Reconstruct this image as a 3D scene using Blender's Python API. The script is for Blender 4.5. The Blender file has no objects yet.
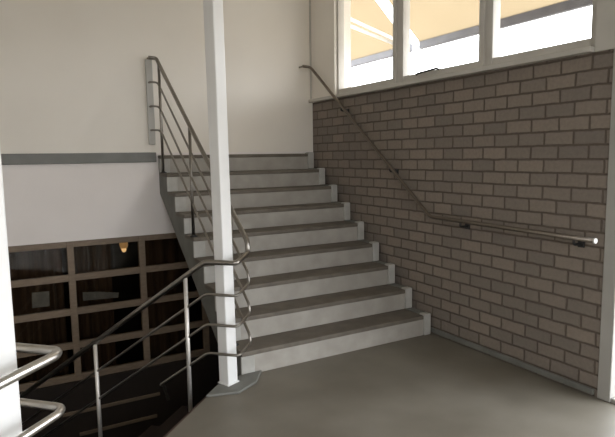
import bpy, bmesh, math, random
from mathutils import Vector, Matrix
random.seed(4)
S = bpy.context.scene
C = S.collection

# ------------------------------------------------------------------ materials
def new_mat(name):
    m = bpy.data.materials.new(name); m.use_nodes = True
    nt = m.node_tree
    return m, nt, nt.nodes, nt.links, nt.nodes['Principled BSDF']

def noise_mat(name, c1, c2, scale=8.0, rough=.6, metal=0.0, bump=0.0, bscale=60.0, spec=.4, stretch=(1, 1, 1), rough2=None):
    m, nt, N, L, b = new_mat(name)
    tc = N.new('ShaderNodeTexCoord'); mp = N.new('ShaderNodeMapping'); mp.inputs['Scale'].default_value = stretch
    L.new(tc.outputs['Object'], mp.inputs['Vector'])
    n = N.new('ShaderNodeTexNoise'); n.inputs['Scale'].default_value = scale; n.inputs['Detail'].default_value = 5
    L.new(mp.outputs[0], n.inputs['Vector'])
    r = N.new('ShaderNodeValToRGB')
    r.color_ramp.elements[0].position = .33; r.color_ramp.elements[1].position = .68
    r.color_ramp.elements[0].color = (*c1, 1); r.color_ramp.elements[1].color = (*c2, 1)
    L.new(n.outputs['Fac'], r.inputs['Fac']); L.new(r.outputs['Color'], b.inputs['Base Color'])
    b.inputs['Roughness'].default_value = rough; b.inputs['Metallic'].default_value = metal
    b.inputs['Specular IOR Level'].default_value = spec
    if rough2 is not None:
        mr = N.new('ShaderNodeMapRange'); mr.inputs['To Min'].default_value = rough; mr.inputs['To Max'].default_value = rough2
        L.new(n.outputs['Fac'], mr.inputs['Value']); L.new(mr.outputs[0], b.inputs['Roughness'])
    if bump:
        n2 = N.new('ShaderNodeTexNoise'); n2.inputs['Scale'].default_value = bscale; n2.inputs['Detail'].default_value = 4
        L.new(tc.outputs['Object'], n2.inputs['Vector'])
        bp = N.new('ShaderNodeBump'); bp.inputs['Strength'].default_value = bump; bp.inputs['Distance'].default_value = .01
        L.new(n2.outputs['Fac'], bp.inputs['Height']); L.new(bp.outputs[0], b.inputs['Normal'])
    return m

def glass_mat(name, tint=(1, 1, 1), rough=.02, f0=.03):
    m, nt, N, L, b = new_mat(name)
    N.remove(b)
    out = N['Material Output']
    t = N.new('ShaderNodeBsdfTransparent'); t.inputs[0].default_value = (*tint, 1)
    g = N.new('ShaderNodeBsdfGlossy'); g.inputs['Roughness'].default_value = rough
    lw = N.new('ShaderNodeLayerWeight'); lw.inputs['Blend'].default_value = .5
    pw = N.new('ShaderNodeMath'); pw.operation = 'POWER'; pw.inputs[1].default_value = 4.5
    L.new(lw.outputs['Facing'], pw.inputs[0])
    fr = N.new('ShaderNodeMath'); fr.operation = 'MULTIPLY_ADD'; fr.inputs[1].default_value = .7; fr.inputs[2].default_value = f0
    L.new(pw.outputs[0], fr.inputs[0])
    nz = N.new('ShaderNodeTexNoise'); nz.inputs['Scale'].default_value = 1.3
    tc = N.new('ShaderNodeTexCoord'); L.new(tc.outputs['Object'], nz.inputs['Vector'])
    bp = N.new('ShaderNodeBump'); bp.inputs['Strength'].default_value = .03; bp.inputs['Distance'].default_value = .02
    L.new(nz.outputs['Fac'], bp.inputs['Height']); L.new(bp.outputs[0], g.inputs['Normal'])
    mx = N.new('ShaderNodeMixShader')
    L.new(fr.outputs[0], mx.inputs[0]); L.new(t.outputs[0], mx.inputs[1]); L.new(g.outputs[0], mx.inputs[2])
    L.new(mx.outputs[0], out.inputs['Surface'])
    return m

def brick_mat():
    m, nt, N, L, b = new_mat('painted_brick')
    tc = N.new('ShaderNodeTexCoord'); sp = N.new('ShaderNodeSeparateXYZ'); cb = N.new('ShaderNodeCombineXYZ')
    L.new(tc.outputs['Object'], sp.inputs[0]); L.new(sp.outputs['Y'], cb.inputs['X'])
    ad = N.new('ShaderNodeMath'); ad.operation = 'ADD'; ad.inputs[1].default_value = 3.62 + BRICK_OFF
    L.new(sp.outputs['Z'], ad.inputs[0]); L.new(ad.outputs[0], cb.inputs['Y'])
    # slightly wobbly joints
    nz = N.new('ShaderNodeTexNoise'); nz.inputs['Scale'].default_value = 9; L.new(tc.outputs['Object'], nz.inputs['Vector'])
    vm = N.new('ShaderNodeVectorMath'); vm.operation = 'MULTIPLY_ADD'
    vm.inputs[1].default_value = (.013, .011, 0)
    L.new(nz.outputs['Color'], vm.inputs[0]); L.new(cb.outputs[0], vm.inputs[2])
    br = N.new('ShaderNodeTexBrick'); br.offset = .5; br.squash = 1
    br.inputs['Scale'].default_value = 1; br.inputs['Brick Width'].default_value = .212
    br.inputs['Row Height'].default_value = .0905; br.inputs['Mortar Size'].default_value = .0085
    br.inputs['Mortar Smooth'].default_value = .5; br.inputs['Bias'].default_value = 0
    br.inputs['Color1'].default_value = (*BRICK1, 1); br.inputs['Color2'].default_value = (*BRICK2, 1)
    br.inputs['Mortar'].default_value = (*MORTAR, 1)
    L.new(vm.outputs[0], br.inputs['Vector'])
    n2 = N.new('ShaderNodeTexNoise'); n2.inputs['Scale'].default_value = 45; n2.inputs['Detail'].default_value = 5
    L.new(tc.outputs['Object'], n2.inputs['Vector'])
    mr = N.new('ShaderNodeMapRange'); mr.inputs['To Min'].default_value = .8; mr.inputs['To Max'].default_value = 1.2
    L.new(n2.outputs['Fac'], mr.inputs['Value'])
    mx = N.new('ShaderNodeVectorMath'); mx.operation = 'SCALE'
    L.new(br.outputs['Color'], mx.inputs[0]); L.new(mr.outputs[0], mx.inputs['Scale'])
    L.new(mx.outputs[0], b.inputs['Base Color'])
    b.inputs['Roughness'].default_value = .75; b.inputs['Specular IOR Level'].default_value = .25
    iv = N.new('ShaderNodeMath'); iv.operation = 'SUBTRACT'; iv.inputs[0].default_value = 1
    L.new(br.outputs['Fac'], iv.inputs[1])
    ma = N.new('ShaderNodeMath'); ma.operation = 'MULTIPLY_ADD'; ma.inputs[1].default_value = .25
    L.new(n2.outputs['Fac'], ma.inputs[0]); L.new(iv.outputs[0], ma.inputs[2])
    bp = N.new('ShaderNodeBump'); bp.inputs['Strength'].default_value = .7; bp.inputs['Distance'].default_value = .008
    L.new(ma.outputs[0], bp.inputs['Height']); L.new(bp.outputs[0], b.inputs['Normal'])
    return m

BRICK_OFF = .03
BRICK1 = (.252, .212, .178); BRICK2 = (.190, .163, .142); MORTAR = (.116, .093, .075)

M = {}
M['brick'] = brick_mat()
M['wall'] = noise_mat('white_wall_paint', (.80, .755, .685), (.84, .795, .725), 1.2, .55, bump=.06, bscale=120)
M['fascia'] = noise_mat('pinkish_white_paint', (.80, .75, .72), (.84, .79, .76), 2, .6, bump=.05, bscale=90)
M['grey_trim'] = noise_mat('grey_edge_trim', (.165, .165, .152), (.205, .205, .19), 6, .5)
M['ceiling'] = noise_mat('ceiling_paint', (.72, .70, .66), (.76, .74, .70), 3, .8)
M['floor'] = noise_mat('worn_grey_floor', (.136, .120, .093), (.190, .172, .140), 2.2, .38, bump=.04, bscale=180, spec=.45, rough2=.6)
M['dark_floor'] = noise_mat('dark_floor', (.016, .011, .008), (.024, .017, .013), 3, .6)  # near-black: shade of the lower void put into the floor colour
M['dark_wall'] = noise_mat('dark_lower_wall', (.020, .014, .010), (.030, .021, .016), 3, .8)  # void's lack of light put into the colour, against bounce
M['edge'] = noise_mat('red_brown_edge', (.05, .028, .022), (.08, .045, .035), 5, .6)
M['tread'] = noise_mat('worn_grey_tread', (.115, .098, .078), (.158, .137, .11), 9, .6, bump=.1, bscale=200)
M['riser'] = noise_mat('grey_white_riser', (.33, .308, .272), (.40, .376, .338), 7, .6, bump=.04)
M['block'] = noise_mat('grey_end_block', (.37, .36, .33), (.44, .43, .40), 12, .55)
M['concrete'] = noise_mat('grey_concrete', (.145, .145, .13), (.195, .195, .178), 6, .75, bump=.15, bscale=80)
M['dark_tread'] = noise_mat('dark_lower_tread', (.014, .009, .007), (.022, .015, .012), 7, .7, spec=.15)  # lower flight's shade put into the tread colour
M['white_steel'] = noise_mat('white_painted_steel', (.80, .80, .79), (.84, .84, .83), 5, .35)
M['post_paint'] = noise_mat('grey_white_post_paint', (.36, .35, .325), (.41, .40, .375), 4, .5)
M['plate'] = noise_mat('pale_plate_paint', (.46, .45, .42), (.52, .51, .48), 5, .4)
M['dark_steel'] = noise_mat('dull_brown_steel', (.17, .145, .12), (.23, .20, .17), 30, .36, metal=1, stretch=(1, 12, 1))
M['frame'] = noise_mat('off_white_frame', (.50, .48, .44), (.56, .54, .50), 4, .45)
M['steel'] = noise_mat('brushed_steel', (.26, .24, .215), (.34, .32, .29), 30, .33, metal=1, stretch=(1, 1, 12))
M['bright_steel'] = noise_mat('polished_steel', (.60, .575, .54), (.68, .655, .62), 30, .30, metal=1, stretch=(1, 1, 12))
M['satin_steel'] = noise_mat('satin_steel', (.66, .63, .59), (.74, .71, .67), 30, .5, metal=.75, stretch=(1, 1, 12))
M['rubber'] = noise_mat('black_fixing', (.02, .02, .02), (.035, .035, .035), 20, .5)
M['brown_frame'] = noise_mat('brown_timber_frame', (.19, .138, .095), (.24, .18, .125), 14, .55, stretch=(1, 1, 4))
M['curtain'] = noise_mat('brown_curtain', (.085, .05, .032), (.15, .095, .06), 5, .9, stretch=(6, 1, .3))
M['painted_reflection'] = noise_mat('pale_reflection', (.22, .23, .235), (.33, .33, .33), 9, .7)  # pale tone of the reflections painted in the grid window
M['amber'] = noise_mat('amber_shade', (.75, .42, .16), (.85, .52, .22), 9, .4)
M['awning_steel'] = noise_mat('grey_awning_bar', (.10, .10, .11), (.14, .14, .15), 8, .5)
M['white_plastic'] = noise_mat('white_plastic', (.80, .80, .78), (.86, .86, .84), 8, .4)
M['glass'] = glass_mat('clear_glass')
M['dark_glass'] = glass_mat('dim_glass', (.78, .76, .72), .03, .035)
def fabric_mat():
    m, nt, N, L, b = new_mat('cream_awning_fabric')
    N.remove(b); out = N['Material Output']
    tc = N.new('ShaderNodeTexCoord'); n = N.new('ShaderNodeTexNoise'); n.inputs['Scale'].default_value = 3
    L.new(tc.outputs['Object'], n.inputs['Vector'])
    r = N.new('ShaderNodeValToRGB')
    r.color_ramp.elements[0].color = (.195, .148, .088, 1); r.color_ramp.elements[1].color = (.215, .165, .10, 1)
    L.new(n.outputs['Fac'], r.inputs['Fac'])
    d = N.new('ShaderNodeBsdfDiffuse'); t = N.new('ShaderNodeBsdfTranslucent')
    L.new(r.outputs[0], d.inputs[0]); L.new(r.outputs[0], t.inputs[0])
    mx = N.new('ShaderNodeMixShader'); mx.inputs[0].default_value = .55
    L.new(d.outputs[0], mx.inputs[1]); L.new(t.outputs[0], mx.inputs[2]); L.new(mx.outputs[0], out.inputs['Surface'])
    return m
M['fabric'] = fabric_mat()
ab = M['amber'].node_tree.nodes['Principled BSDF']; ab.inputs['Emission Color'].default_value = (1, .55, .2, 1); ab.inputs['Emission Strength'].default_value = .13
def bulb_mat():
    m, nt, N, L, b = new_mat('warm_bulb')
    b.inputs['Base Color'].default_value = (.9, .7, .4, 1)
    b.inputs['Emission Color'].default_value = (1, .62, .28, 1); b.inputs['Emission Strength'].default_value = .6
    return m
M['bulb'] = bulb_mat()

# ------------------------------------------------------------------ mesh helpers
class MB:
    def __init__(s): s.bm = bmesh.new()
    def hexa(s, p, bev=0):
        v = [s.bm.verts.new(q) for q in p]
        fs = [s.bm.faces.new([v[i] for i in f]) for f in ((3,2,1,0),(4,5,6,7),(0,1,5,4),(1,2,6,5),(2,3,7,6),(3,0,4,7))]
        if bev:
            es = list({e for f in fs for e in f.edges})
            bmesh.ops.bevel(s.bm, geom=es, offset=bev, segments=2, affect='EDGES', profile=.5)
        return s
    def box(s, x0, x1, y0, y1, z0, z1, bev=0):
        return s.hexa([(x0,y0,z0),(x1,y0,z0),(x1,y1,z0),(x0,y1,z0),(x0,y0,z1),(x1,y0,z1),(x1,y1,z1),(x0,y1,z1)], bev)
    def obox(s, c, ux, uy, uz, hx, hy, hz, bev=0):
        c = Vector(c); ux, uy, uz = Vector(ux).normalized(), Vector(uy).normalized(), Vector(uz).normalized()
        P = []
        for k in (-1, 1):
            for i, j in ((-1,-1),(1,-1),(1,1),(-1,1)):
                P.append(c + ux*hx*i + uy*hy*j + uz*hz*k)
        return s.hexa(P, bev)
    def prism(s, poly, d, bev=0):
        """polygon of 3-D points extruded by vector d"""
        d = Vector(d); a = [s.bm.verts.new(Vector(q)) for q in poly]; b = [s.bm.verts.new(Vector(q)+d) for q in poly]
        fs = [s.bm.faces.new(a), s.bm.faces.new(list(reversed(b)))]
        n = len(poly)
        for i in range(n): fs.append(s.bm.faces.new([a[i], b[i], b[(i+1)%n], a[(i+1)%n]]))
        if bev:
            es = list({e for f in fs for e in f.edges})
            bmesh.ops.bevel(s.bm, geom=es, offset=bev, segments=2, affect='EDGES', profile=.5)
        bmesh.ops.recalc_face_normals(s.bm, faces=[f for f in s.bm.faces])
        return s
    def tube(s, pts, r, fil=.03, seg=12):
        pts = [Vector(p) for p in pts]; path = [pts[0]]
        for i in range(1, len(pts)-1):
            a, b, c = pts[i-1], pts[i], pts[i+1]
            d1, d2 = (a-b), (c-b); f = min(fil, d1.length*.45, d2.length*.45)
            if f < 1e-5 or d1.normalized().dot(d2.normalized()) < -.9999: path.append(b); continue
            p, q = b + d1.normalized()*f, b + d2.normalized()*f
            for k in range(7):
                t = k/6; path.append(p*(1-t)**2 + b*2*t*(1-t) + q*t*t)
        path.append(pts[-1])
        T = []
        for i in range(len(path)):
            a = path[max(i-1, 0)]; b = path[min(i+1, len(path)-1)]; T.append((b-a).normalized())
        n = T[0].orthogonal().normalized(); rings = []
        for i, p in enumerate(path):
            if i:
                n = (n - T[i]*n.dot(T[i])); n = n.normalized() if n.length > 1e-6 else T[i].orthogonal().normalized()
            bn = T[i].cross(n)
            rings.append([s.bm.verts.new(p + (n*math.cos(2*math.pi*k/seg) + bn*math.sin(2*math.pi*k/seg))*r) for k in range(seg)])
        for i in range(len(rings)-1):
            for k in range(seg):
                f = s.bm.faces.new([rings[i][k], rings[i][(k+1)%seg], rings[i+1][(k+1)%seg], rings[i+1][k]]); f.smooth = True
        s.bm.faces.new(list(reversed(rings[0]))); s.bm.faces.new(rings[-1])
        return s
    def lathe(s, c, prof, seg=20):
        c = Vector(c); rings = []
        for r, z in prof:
            rings.append([s.bm.verts.new(c + Vector((max(r, 1e-4)*math.cos(2*math.pi*k/seg), max(r, 1e-4)*math.sin(2*math.pi*k/seg), z))) for k in range(seg)])
        for i in range(len(rings)-1):
            for k in range(seg):
                f = s.bm.faces.new([rings[i][k], rings[i][(k+1)%seg], rings[i+1][(k+1)%seg], rings[i+1][k]]); f.smooth = True
        s.bm.faces.new(list(reversed(rings[0]))); s.bm.faces.new(rings[-1])
        return s
    def build(s, name, mat, parent=None, structure=False):
        bmesh.ops.recalc_face_normals(s.bm, faces=s.bm.faces[:])
        o0 = Vector((0, 0, 0)); q = parent
        while q: o0 += q.location; q = q.parent
        bmesh.ops.translate(s.bm, verts=s.bm.verts[:], vec=-o0)
        me = bpy.data.meshes.new(name); s.bm.to_mesh(me); s.bm.free()
        me.materials.append(mat)
        o = bpy.data.objects.new(name, me); C.objects.link(o); o.parent = parent
        if structure: o['kind'] = 'structure'
        return o

def thing(name, label, cat, loc, group=None, kind='thing'):
    o = bpy.data.objects.new(name, None); C.objects.link(o); o.location = loc; o.empty_display_size = .1
    o['label'] = label; o['category'] = cat; o['kind'] = kind
    if group: o['group'] = group
    return o
def struct(name, loc):
    o = bpy.data.objects.new(name, None); C.objects.link(o); o.location = loc; o.empty_display_size = .1
    o['kind'] = 'structure'; return o

# ------------------------------------------------------------------ measurements
R_ = .175; G_ = .2445; XL, XR, Y1 = 1.43, 3.187, 3.476      # ascending flight
XW, YW = 3.225, 5.505                                        # brick wall / back wall planes
ZC = 3.55; LOW = -1.575                                      # ceiling, lower floor
XA, YB = -2.2, -2.9                                          # left wall, rear wall
q2 = math.sqrt(.5)
D = Vector((q2, q2, 0)); F = Vector((-q2, q2, 0)); UP = Vector((0, 0, 1))
def df(s, t, z):   # s = (Y+X), t = (Y-X): the 45-degree frame of the landing's cut-off edge
    return Vector(((s-t)/2, (s+t)/2, z))
EDGE = 2.19

# ------------------------------------------------------------------ setting
# landing floor
pl = [(XW, YB, 0), (XW, Y1+.02, 0), (XL-.005, Y1+.02, 0), (1.25, 3.44, 0), (XA, XA+EDGE, 0), (XA, YB, 0)]
MB().prism(pl, (0, 0, -.24)).build('floor', M['floor'], None, True)
MB().prism([df(-2.19, EDGE+.001, -.005), df(4.66, EDGE+.001, -.005), df(4.66, EDGE+.026, -.005), df(-2.19, EDGE+.026, -.005)], (0, 0, -.235)).build('trim_edge', M['edge'], None, True)
MB().box(XA, XW+2.0, -2.9, 9.0, LOW-.2, LOW).build('floor_lower', M['dark_floor'], None, True)
MB().box(XA, XW+.3, YB, YW+.2, ZC, ZC+.2).build('ceiling', M['ceiling'], None, True)
# back wall with grid window opening below
WX0, WX1, WZ0, WZ1 = -2.05, 1.905, -.58, .785
MB().box(XA, XW, YW, YW+.14, 1.60, ZC).build('wall_back', M['wall'], None, True)
b = MB(); b.box(XA, XW, YW, YW+.14, WZ1, 1.60); b.build('wall_back_lower', M['fascia'], None, True)
b = MB(); b.box(XA, WX0, YW, YW+.14, LOW, WZ1); b.box(WX1, XW, YW, YW+.14, LOW, WZ1); b.box(WX0, WX1, YW, YW+.14, LOW, WZ0)
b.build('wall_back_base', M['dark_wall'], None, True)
MB().box(XA, XL-.02, YW-.03, YW+.001, 1.508, 1.604, .006).build('trim_band', M['grey_trim'], None, True)
# left wall, rear wall (with an unseen window opening added behind the camera for fill light)
MB().box(XA-.15, XA, YB, YW+.14, LOW, ZC).build('wall_left', M['wall'], None, True)
RX0, RX1, RZ0, RZ1 = -1.4, 1.4, 1.0, 2.9
b = MB(); b.box(XA, XW, YB-.2, YB, LOW, RZ0); b.box(XA, XW, YB-.2, YB, RZ1, ZC); b.box(XA, RX0, YB-.2, YB, RZ0, RZ1); b.box(RX1, XW, YB-.2, YB, RZ0, RZ1)
b.build('wall_rear', M['wall'], None, True)
# room seen through the grid window: dark back
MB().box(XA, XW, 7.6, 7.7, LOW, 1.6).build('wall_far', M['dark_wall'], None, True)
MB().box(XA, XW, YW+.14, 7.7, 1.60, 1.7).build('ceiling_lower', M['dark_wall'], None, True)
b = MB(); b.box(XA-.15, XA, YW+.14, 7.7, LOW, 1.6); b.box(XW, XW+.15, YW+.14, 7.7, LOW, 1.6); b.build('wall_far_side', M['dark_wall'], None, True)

# brick wall (right) with the window band above and the glazed door nearer the camera
SILL = 2.150; WY0, WY1, WT = 2.115, 5.012, 3.36
DY0, DY1 = -1.6, 1.98
b = MB()
b.box(XW, XW+.22, DY1, YW+.14, LOW, SILL)
b.build('wall_right', M['brick'], None, True)
b = MB(); b.box(XW, XW+.22, YB, DY0, LOW, ZC); b.box(XW, XW+.22, DY0, DY1, LOW, 0)
b.build('wall_right_near', M['brick'], None, True)
b = MB(); b.box(XW-.004, XW+.22, DY0, YW+.14, WT, ZC)
b.build('wall_right_top', M['wall'], None, True)
MB().box(XW-.012, XW+.2, WY1+.002, YW+.01, SILL+.03, WT, .003).build('trim_panel', M['wall'], None, True)
MB().box(XW-.014, XW+.2, DY0, WY0-.02, SILL, WT, .004).build('trim_panel_right', M['frame'], None, True)
MB().box(XW-.055, XW+.20, WY0-.02, YW-.002, SILL, SILL+.034, .006).build('trim_sill', M['frame'], None, True)
MB().box(XW-.022, XW, DY1+.02, Y1+.012, .014, .052, .004).build('baseboard_right', M['concrete'], None, True)
# corner bead where the back wall meets the right wall
MB().box(XW-.030, XW-.014, YW-.012, YW+.001, SILL+.034, ZC).build('trim_corner', M['frame'], None, True)

# windows in the band: three lights
ys = [(4.08, 4.99), (3.05, 3.93), (2.145, 2.915)]   # glass extents
def window(n, y0, y1, casement):
    w = struct('window_%d' % n, (XW+.06, (y0+y1)/2, SILL+.03))
    zb, zt = 2.247, WT-.06
    fw = .052
    b = MB(); x0, x1 = XW+.02, XW+.10
    b.box(x0, x1, y0-fw, y0, SILL+.034, WT, .005); b.box(x0, x1, y1, y1+(.02 if n == 1 else fw), SILL+.034, WT, .005)
    b.box(x0+.003, x1-.003, y0, y1, SILL+.034, zb, .005); b.box(x0+.003, x1-.003, y0, y1, zt, WT, .005)
    b.build('window_frame', M['frame'], w)
    MB().box(XW+.055, XW+.061, y0-.004, y1+.004, zb-.004, zt+.004).build('glass_pane', M['glass'], w)
    if casement:
        MB().box(XW+.047, XW+.054, y0-.001, y0+.006, zb, zt).build('seal', M['rubber'], w)
    return w, zb
w1, zb = window(1, *ys[0], False)
w2, zb = window(2, *ys[1], True)
s_ = MB().tube([(XW+.012, 3.46, zb-.006), (XW+.002, 3.48, zb+.004), (XW+.002, 3.72, zb-.008), (XW+.012, 3.74, zb-.014)], .008, .01)
s_.build('casement_stay', M['rubber'], w2)
w3, zb = window(3, *ys[2], False)
b = MB(); b.box(XW+.03, XW+.09, 3.981, 4.029, SILL+.034, WT); b.box(XW+.03, XW+.09, 2.966, 2.999, SILL+.034, WT); b.build('trim_mullion', M['frame'], None, True)
h = MB().tube([(XW+.02, 3.06, 2.93), (XW-.02, 3.06, 2.92), (XW-.02, 3.06, 2.80)], .01, .02); h.build('window_handle', M['rubber'], w2)

# glazed door beside the brick wall, with its white post
d = struct('door_1', (XW+.05, (DY0+DY1)/2, 0))
b = MB(); b.box(XW-.008, XW+.12, 1.895, DY1, 0, SILL+.004, .006); b.box(XW-.008, XW+.12, DY0, DY0+.09, 0, SILL, .006); b.box(XW, XW+.11, DY0+.09, 1.895, 2.08, SILL, .006); b.box(XW, XW+.11, DY0+.09, 1.895, 0, .03, .006); b.box(XW, XW+.11, .10, .19, .03, 2.08, .006)
b.build('door_frame', M['post_paint'], d)
for a, c in ((DY0+.09, .10), (.19, 1.895)): MB().box(XW+.045, XW+.053, a, c, .03, 2.08).build('glass_pane', M['glass'], d)

# rear window: unseen, added behind the camera to give fill light
w = struct('window_5', ((RX0+RX1)/2, YB-.1, RZ0))
b = MB(); n = 4
for i in range(n+1):
    x = RX0+(RX1-RX0)*i/n; b.box(x-.03 if i else x, x+.03 if i < n else x, YB-.12, YB-.05, RZ0, RZ1)
b.box(RX0, RX1, YB-.12, YB-.05, RZ0, RZ0+.05); b.box(RX0, RX1, YB-.12, YB-.05, RZ1-.05, RZ1); b.build('window_frame', M['frame'], w)
for i in range(n):
    a, c = RX0+(RX1-RX0)*i/n+.03, RX0+(RX1-RX0)*(i+1)/n-.03
    MB().box(a, c, YB-.09, YB-.084, RZ0+.05, RZ1-.05).build('glass_pane', M['glass'], w)

# brown grid window under the upper floor
xs = [-2.03, -1.375, -.725, -.075, .577, 1.239, 1.877]
zs = [.757, .432, .102, -.228, -.548]
g = struct('window_4', (0, YW+.05, WZ0))
b = MB()
for i, x in enumerate(xs): b.box(x-.03, x+.03, YW+.02, YW+.085, WZ0, WZ1, .004)
for z in zs: b.box(WX0, WX1, YW+.026, YW+.079, z-.032, z+.032, .004)
b.build('window_frame', M['brown_frame'], g)
for i in range(len(xs)-1):
    for j in range(len(zs)-1):
        MB().box(xs[i]+.028, xs[i+1]-.028, YW+.05, YW+.055, zs[j+1]+.03, zs[j]-.03).build('window_pane', M['dark_glass'], g)

MB().box(.41, 1.34, YW-.02, YW-.001, -.895, -.862, .004).build('trim_rail', M['brown_frame'], None, True)
MB().box(.55, 1.30, YW-.02, YW-.001, -1.125, -1.092, .004).build('trim_rail_low', M['brown_frame'], None, True)

# ------------------------------------------------------------------ behind the grid: curtains, lamp, painted reflections
def curtain(x0, x1, label, amp, fold, y=5.92):
    c = thing('curtain', label, 'curtain', ((x0+x1)/2, y, LOW), 'curtains behind the brown grid window')
    b = MB(); n = int((x1-x0)/.012); top, bot = .80, LOW+.03
    rows = []
    for z in (top, .2, -.6, bot):
        rows.append([b.bm.verts.new((x0+(x1-x0)*k/n, y+amp*math.sin(2*math.pi*(x0+(x1-x0)*k/n)/fold+.3*z)+.2*amp*math.sin(17*k/n+z), z)) for k in range(n+1)])
    for a in range(3):
        for k in range(n):
            f = b.bm.faces.new([rows[a][k], rows[a][k+1], rows[a+1][k+1], rows[a+1][k]]); f.smooth = True
    o = b.build('curtain_cloth', M['curtain'], c)
    so = o.modifiers.new('thick', 'SOLIDIFY'); so.thickness = .006
    MB().tube([(x0-.02, y, .815), (x1+.02, y, .815)], .012).build('curtain_rod', M['brown_frame'], c)
curtain(-.10, .53, 'brown pleated curtain behind the grid window, just beside the bright near column', .035, .105)
curtain(.62, 1.00, 'narrow brown curtain behind the grid window, beside the small amber lamp', .035, .095)
curtain(1.28, 1.80, 'dark brown curtain behind the grid window pane nearest the upper staircase', .03, .13)
lp = thing('pendant_lamp', 'small amber lamp hanging behind the top row of the brown grid window', 'lamp', (1.115, 5.80, .80))
MB().tube([(1.115, 5.80, 1.60), (1.115, 5.80, .78)], .004, seg=8).build('cord', M['rubber'], lp)
MB().lathe((1.115, 5.80, .63), [(.036, .0), (.042, .03), (.042, .08), (.030, .13), (.012, .155), (.004, .16)]).build('lamp_shade', M['amber'], lp)
MB().lathe((1.115, 5.80, .585), [(.004, 0), (.018, .008), (.026, .03), (.020, .05), (.012, .06)]).build('bulb', M['bulb'], lp)
pp = MB().prism([(.665, YW+.057, .19), (.99, YW+.057, .175), (1.0, YW+.057, .225), (.80, YW+.057, .262), (.665, YW+.057, .275)], (0, .002, 0)).build('reflection_sheet', M['painted_reflection'])  # pale sheet behind the pane, stands in for a bright reflection
pp['label'] = 'long pale sheet standing in for a reflection in the brown grid window, right of a mullion'; pp['category'] = 'painted_reflection'; pp['kind'] = 'thing'
pp = MB().prism([(.225, YW+.057, .185), (.37, YW+.057, .182), (.375, YW+.057, .325), (.23, YW+.057, .33)], (0, .002, 0)).build('reflection_sheet', M['painted_reflection'])  # second sheet, also a reflection put in as a pale shape
pp['label'] = 'small squarish pale sheet standing in for a reflection in the brown grid window by the white column'; pp['category'] = 'painted_reflection'; pp['kind'] = 'thing'

# ------------------------------------------------------------------ ascending staircase
st = thing('staircase', 'grey concrete staircase with pale risers climbing beside the brick wall', 'staircase', ((XL+XR)/2, Y1, 0))
prof = []
for k in range(9):
    prof += [(XL+.005, Y1+k*G_+.018, k*R_-.001 if k else -.0), (XL+.005, Y1+k*G_+.018, (k+1)*R_-.036)]
yend = YW-.004
zn = lambda y: R_+(y-Y1)*R_/G_
prof += [(XL+.005, yend, 9*R_-.036), (XL+.005, yend, zn(yend)-.43), (XL+.005, Y1+.021, zn(Y1+.021)-.43)]
MB().prism(prof, (XR-XL-.01, 0, 0)).build('concrete_flight', M['concrete'], st)
for k in range(9):
    y = Y1+k*G_; z = k*R_
    MB().box(XL+.004, XR-.075, y+.006, y+.019, z+.001, z+R_-.034, .002).build('riser', M['riser'], st)
    MB().box(XL, XR-.072, y, min(y+G_+.012, yend), z+R_-.034, z+R_, .006).build('tread', M['tread'], st)
    MB().box(XR-.074, XR, y-.012, min(y+.06, yend), z+.001, z+R_+.014, .010).build('end_block', M['block'], st)
    MB().box(XR-.072, XR-.006, min(y+.055, yend-.02), min(y+G_+.010, yend), z+R_-.03, z+R_+.008, .003).build('tread_end', M['concrete'], st)
    MB().box(XL-.004, XL+.10, y-.001, y+.02, z+.002, z+R_-.034, .005).build('side_cap', M['block'], st)

# curb at the foot of the white column
cb = [(1.095, 3.285, 0), (1.30, 3.225, 0), (1.47, 3.32, 0), (1.585, Y1+.004, 0), (1.445, Y1+.004, 0), (1.41, 3.46, 0), (1.25, 3.435, 0)]
MB().prism(cb, (0, 0, .018), .006).build('trim_curb', M['concrete'], None, True)

# ------------------------------------------------------------------ descending staircase (45 degrees)
S0, S1 = 2.16, 4.66; GD = .25; NT = 8
ds = thing('staircase', 'dark staircase dropping from the landing edge between the two white columns', 'staircase', df((S0+S1)/2, EDGE, -.2))
for k in range(NT):
    t0 = EDGE+.028+k*GD*1.41421; t1 = t0+GD*1.41421; z = -(k+1)*R_
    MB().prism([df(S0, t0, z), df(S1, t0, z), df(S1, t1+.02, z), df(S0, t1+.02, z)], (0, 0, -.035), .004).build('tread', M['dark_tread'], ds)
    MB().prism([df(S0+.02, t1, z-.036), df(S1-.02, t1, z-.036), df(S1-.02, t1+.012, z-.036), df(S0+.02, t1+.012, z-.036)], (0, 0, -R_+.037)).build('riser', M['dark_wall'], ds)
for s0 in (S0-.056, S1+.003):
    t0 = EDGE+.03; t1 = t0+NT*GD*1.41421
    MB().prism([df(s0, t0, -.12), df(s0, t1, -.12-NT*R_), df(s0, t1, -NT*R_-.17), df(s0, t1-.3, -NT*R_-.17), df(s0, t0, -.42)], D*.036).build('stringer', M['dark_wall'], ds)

# ------------------------------------------------------------------ white columns
def column(x, y, ang, label, lean=0):
    c = thing('steel_column', label, 'column', (x, y, 0), 'white steel columns on the landing')
    top = UP + Vector((-.868, .496, 0))*lean
    u = Vector((math.cos(ang), math.sin(ang), 0)); v = Vector((-u.y, u.x, 0))
    zb = .018 if x > 1 else 0
    MB().obox(Vector((x, y, zb+.006))+top*(ZC-zb-.008)/2, u, v, top, .0455, .0455, (ZC-zb-.008)/2, .008).build('column_shaft', M['white_steel'], c)
    MB().obox((x, y, zb+.004), u, v, UP, .052, .052, .004, .001).build('base_plate', M['white_steel'], c)
column(1.297, 3.398, math.radians(-20.9+44), 'tall white steel column standing on the grey curb at the foot of the stairs', .009)
column(-.036, 2.074, math.radians(-.3+40), 'bright white steel column nearest the viewer, wrapped by the short railing')

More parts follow.
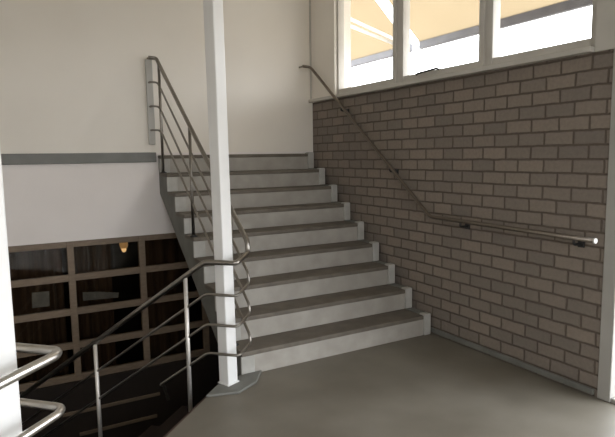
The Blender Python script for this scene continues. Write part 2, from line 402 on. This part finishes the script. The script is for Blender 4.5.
# ------------------------------------------------------------------ main railing: up the stairs, round the column and down again
RX = 1.45; SL = .724
K = 4.565
rl = thing('stair_railing', 'long steel railing running down the upper stairs and round the tall column', 'railing', (RX, Y1, .175))
DROP = (.868, .652, .447, .25)
def asc_z(i, y): return .985-.217*i+SL*(y-3.37)
TS = 2.245
def down_pt(i, run): return df(K, TS+run*1.41421, DROP[i]-.70*run)
for i in range(4):
    r = .0175 if i == 0 else .0095
    ytop = YW-.075
    pts = [(RX-.085, ytop, asc_z(i, ytop)+.03 - .012*i), (RX-.01, ytop, asc_z(i, ytop)+.03-.012*i), (RX, ytop-.06, asc_z(i, ytop-.06)), (RX, 3.37, asc_z(i, 3.37)),
           (RX, 3.355, asc_z(i, 3.37)-.075+.008*i), df(K, 1.93, DROP[i]), df(K, TS, DROP[i]), down_pt(i, 2.05 if i < 3 else .37)]
    if i == 3:
        e = down_pt(3, .37); pts += [e+D*.045+Vector((0, 0, -.02)), e+D*.10+Vector((0, 0, -.15))]
    MB().tube(pts, r, .03, 12).build('handrail' if i == 0 else 'mid_rail', M['steel'], rl)
# posts on the flight
for y, n in ((5.395, 8), (4.52, 5), (3.66, 1)):
    p = MB().tube([(RX, y, n*R_), (RX, y, asc_z(0, y)-.012)], .0135, seg=10).build('post', M['steel'], rl)
    MB().lathe((RX, y, n*R_), [(.034, 0), (.034, .006), (.018, .010), (.016, .016)]).build('foot_plate', M['rubber'], p)
# posts on the descending side
for run in (.145, .875):
    top = down_pt(0, run); zb = -.70*(run)-.12-.03
    p = MB().tube([top-Vector((0, 0, .012)), Vector((top.x, top.y, zb-.04))], .0145, seg=10).build('post', M['satin_steel'], rl)
    MB().tube([Vector((top.x, top.y, zb)), Vector((top.x, top.y, zb))+D*.085], .012, seg=8).build('side_fixing', M['rubber'], p)
# pale backing plate on the wall at the top end
pl_ = MB().box(RX-.105, RX-.04, YW-.028, YW-.001, 1.68, 2.50, .006).build('wall_plate', M['plate'], rl); pl_['label'] = 'pale upright wall plate'
for i in range(4):
    z = asc_z(i, YW-.075)+.03-.012*i
    MB().tube([(RX-.08, YW-.075, z), (RX-.08, YW-.002, z)], .010, seg=8).build('wall_fixing', M['steel'], rl)

# ------------------------------------------------------------------ short railing round the near column
sr = thing('landing_railing', 'short shiny railing looping round the white column nearest the viewer', 'railing', (0, 1.9, 0))
K2 = 2.255; T2 = 1.893
for i, z in enumerate((.87, .66, .455, .25)):
    r = .0170 if i == 0 else .0148
    pts = [df(-.6, T2, z), df(K2-.07, T2+.004, z), df(K2-.015, T2+.035, z), df(K2-.015, TS, z)]
    pts += [df(K2-.015, TS+2.0*1.41421, z-.70*2.0)]
    MB().tube(pts, r, .045, 14).build('handrail' if i == 0 else 'mid_rail', M['bright_steel'], sr)
for s_ in (1.20, -.45):
    q = df(s_, T2, 0)
    MB().tube([q, q+Vector((0, 0, .865))], .0145, seg=10).build('post', M['bright_steel'], sr)
for run in (.30, 1.2):
    q = df(K2-.015, TS+run*1.41421, 0); zt = .87-.70*run
    MB().tube([Vector((q.x, q.y, zt-.012)), Vector((q.x, q.y, -.70*run-.19))], .0145, seg=10).build('post', M['bright_steel'], sr)
    MB().tube([Vector((q.x, q.y, -.70*run-.16)), Vector((q.x, q.y, -.70*run-.16))-D*.115], .012, seg=8).build('side_fixing', M['rubber'], sr)

# ------------------------------------------------------------------ wall handrail on the brick wall
hx = XW-.085
wr = thing('wall_handrail', 'slim steel handrail bracketed to the grey brick wall, bending level at the landing', 'handrail', (XW, 3.5, 1.0))
MB().tube([(hx, 1.992, 1.012), (hx, 3.445, 1.030), (hx, 5.365, 2.505), (hx-.015, 5.40, 2.53), (hx-.09, 5.415, 2.535)], .0155, .04, 14).build('rail', M['dark_steel'], wr)
e = MB().tube([(hx, 1.983, 1.012), (hx, 1.996, 1.012)], .0165, seg=14).build('end_cap', M['white_plastic'], wr); e['label'] = 'white plastic end cap'
for y, z in ((4.78, 2.027), (3.98, 1.42), (3.10, 1.004), (2.13, .993)):
    k = MB().tube([(hx, y, z+.022), (hx, y, z-.022), (XW-.012, y, z-.026)], .008, .015, 8).build('bracket', M['rubber'], wr)
    MB().obox((XW-.006, y, z-.026), (1, 0, 0), (0, 1, 0), UP, .006, .022, .022, .002).build('bracket_plate', M['rubber'], k)
MB().tube([(hx-.08, 5.412, 2.535), (hx-.08, YW-.003, 2.535)], .011, seg=8).build('wall_fixing', M['steel'], wr)

# ------------------------------------------------------------------ awnings outside
XB = 4.6; ZB = 2.872; XT = 3.56
def awning(y0, y1, zt, label, arm):
    a = thing('awning', label, 'awning', (XT, (y0+y1)/2, zt), 'cream awnings outside the window')
    b = MB(); n = 14
    rows = []
    for k in range(n+1):
        t = k/n; x = XT+(XB-XT)*t; z = zt+(ZB-zt)*t-.02*math.sin(math.pi*t)
        rows.append([b.bm.verts.new((x, y0+(y1-y0)*j/10, z)) for j in range(11)])
    for k in range(n):
        for j in range(10):
            f = b.bm.faces.new([rows[k][j], rows[k][j+1], rows[k+1][j+1], rows[k+1][j]]); f.smooth = True
    o = b.build('fabric', M['fabric'], a)
    MB().box(XB-.03, XB+.03, y0-.01, y1+.01, ZB-.06, ZB+.04, .008).build('front_bar', M['awning_steel'], a)
    MB().tube([(XT, y0, zt), (XT, y1, zt)], .04, seg=14).build('roller', M['awning_steel'], a)
    for s in arm: 
        MB().tube(s, .022, .01, 10).build('folding_arm', M['white_plastic'], a)
    return a
ZTL = ZTR = 3.85
awning(5.42, 9.2, ZTL, 'cream awning with a white folding arm, seen through the window pane by the corner',
       [[(4.565, 5.425, 2.885), (3.90, 5.91, 3.285), (3.64, 5.66, 3.62)], [(4.50, 5.62, 2.94), (3.90, 5.98, 3.225)]])
awning(1.6, 5.235, ZTR, 'cream awning outside the two window panes farther from the corner', [[(4.56, 1.8, 2.86), (4.2, 2.7, 3.3), (3.6, 2.0, 3.72)]])

# ------------------------------------------------------------------ light
w = bpy.data.worlds.new('World'); S.world = w; w.use_nodes = True
nt = w.node_tree; N = nt.nodes; L = nt.links; N.clear()
out = N.new('ShaderNodeOutputWorld'); bg = N.new('ShaderNodeBackground'); tc = N.new('ShaderNodeTexCoord')
sx = N.new('ShaderNodeSeparateXYZ'); rp = N.new('ShaderNodeValToRGB')
L.new(tc.outputs['Generated'], sx.inputs[0]); L.new(sx.outputs['Z'], rp.inputs['Fac'])
mr = N.new('ShaderNodeMapRange'); mr.inputs['From Min'].default_value = -1; mr.inputs['From Max'].default_value = 1
L.new(sx.outputs['Z'], mr.inputs['Value']); L.new(mr.outputs[0], rp.inputs['Fac'])
e = rp.color_ramp.elements
e[0].position = 0; e[0].color = (.30, .29, .27, 1); e[1].position = 1; e[1].color = (.88, .94, 1, 1)
k = e.new(.48); k.color = (.34, .33, .31, 1); k = e.new(.52); k.color = (.95, .97, 1, 1)
L.new(rp.outputs[0], bg.inputs['Color']); bg.inputs['Strength'].default_value = 5.0
L.new(bg.outputs[0], out.inputs['Surface'])

def portal(name, loc, rot, sx_, sy_):
    l = bpy.data.lights.new(name, 'AREA'); l.shape = 'RECTANGLE'; l.size = sx_; l.size_y = sy_
    l.cycles.is_portal = True
    o = bpy.data.objects.new(name, l); C.objects.link(o); o.location = loc; o.rotation_euler = rot; return o
portal('window_light', (XW+.30, (WY0+WY1)/2, (SILL+WT)/2), (0, math.radians(90), 0), WT-SILL, WY1-WY0)
portal('door_light', (XW+.30, (DY0+DY1)/2, 1.07), (0, math.radians(90), 0), 2.1, DY1-DY0)
portal('rear_fill_portal', ((RX0+RX1)/2, YB-.30, (RZ0+RZ1)/2), (math.radians(90), 0, 0), RX1-RX0, RZ1-RZ0)

# ------------------------------------------------------------------ camera
cam = bpy.data.cameras.new('Camera'); co = bpy.data.objects.new('Camera', cam); C.objects.link(co)
cam.sensor_fit = 'HORIZONTAL'; cam.sensor_width = 36; cam.lens = 547.5/615*36; cam.clip_start = .05
fwd = Vector((.49188816, .86315953, -.11402484)); rgt = Vector((.86792981, -.49648359, -.01420876)); upv = Vector((.06887588, .09197644, .99337629))
m = Matrix((rgt, upv, -fwd)).transposed().to_4x4(); m.translation = (0, 0, 1.5506)
co.matrix_world = m
S.camera = co

S.view_settings.view_transform = 'Standard'; S.view_settings.look = 'None'; S.view_settings.gamma = 1
S.view_settings.use_curve_mapping = False
S.view_settings.exposure = 0.97
S.cycles.max_bounces = 10; S.cycles.diffuse_bounces = 6; S.cycles.transparent_max_bounces = 12
S.cycles.sample_clamp_indirect = 6
S.cycles.use_denoising = True
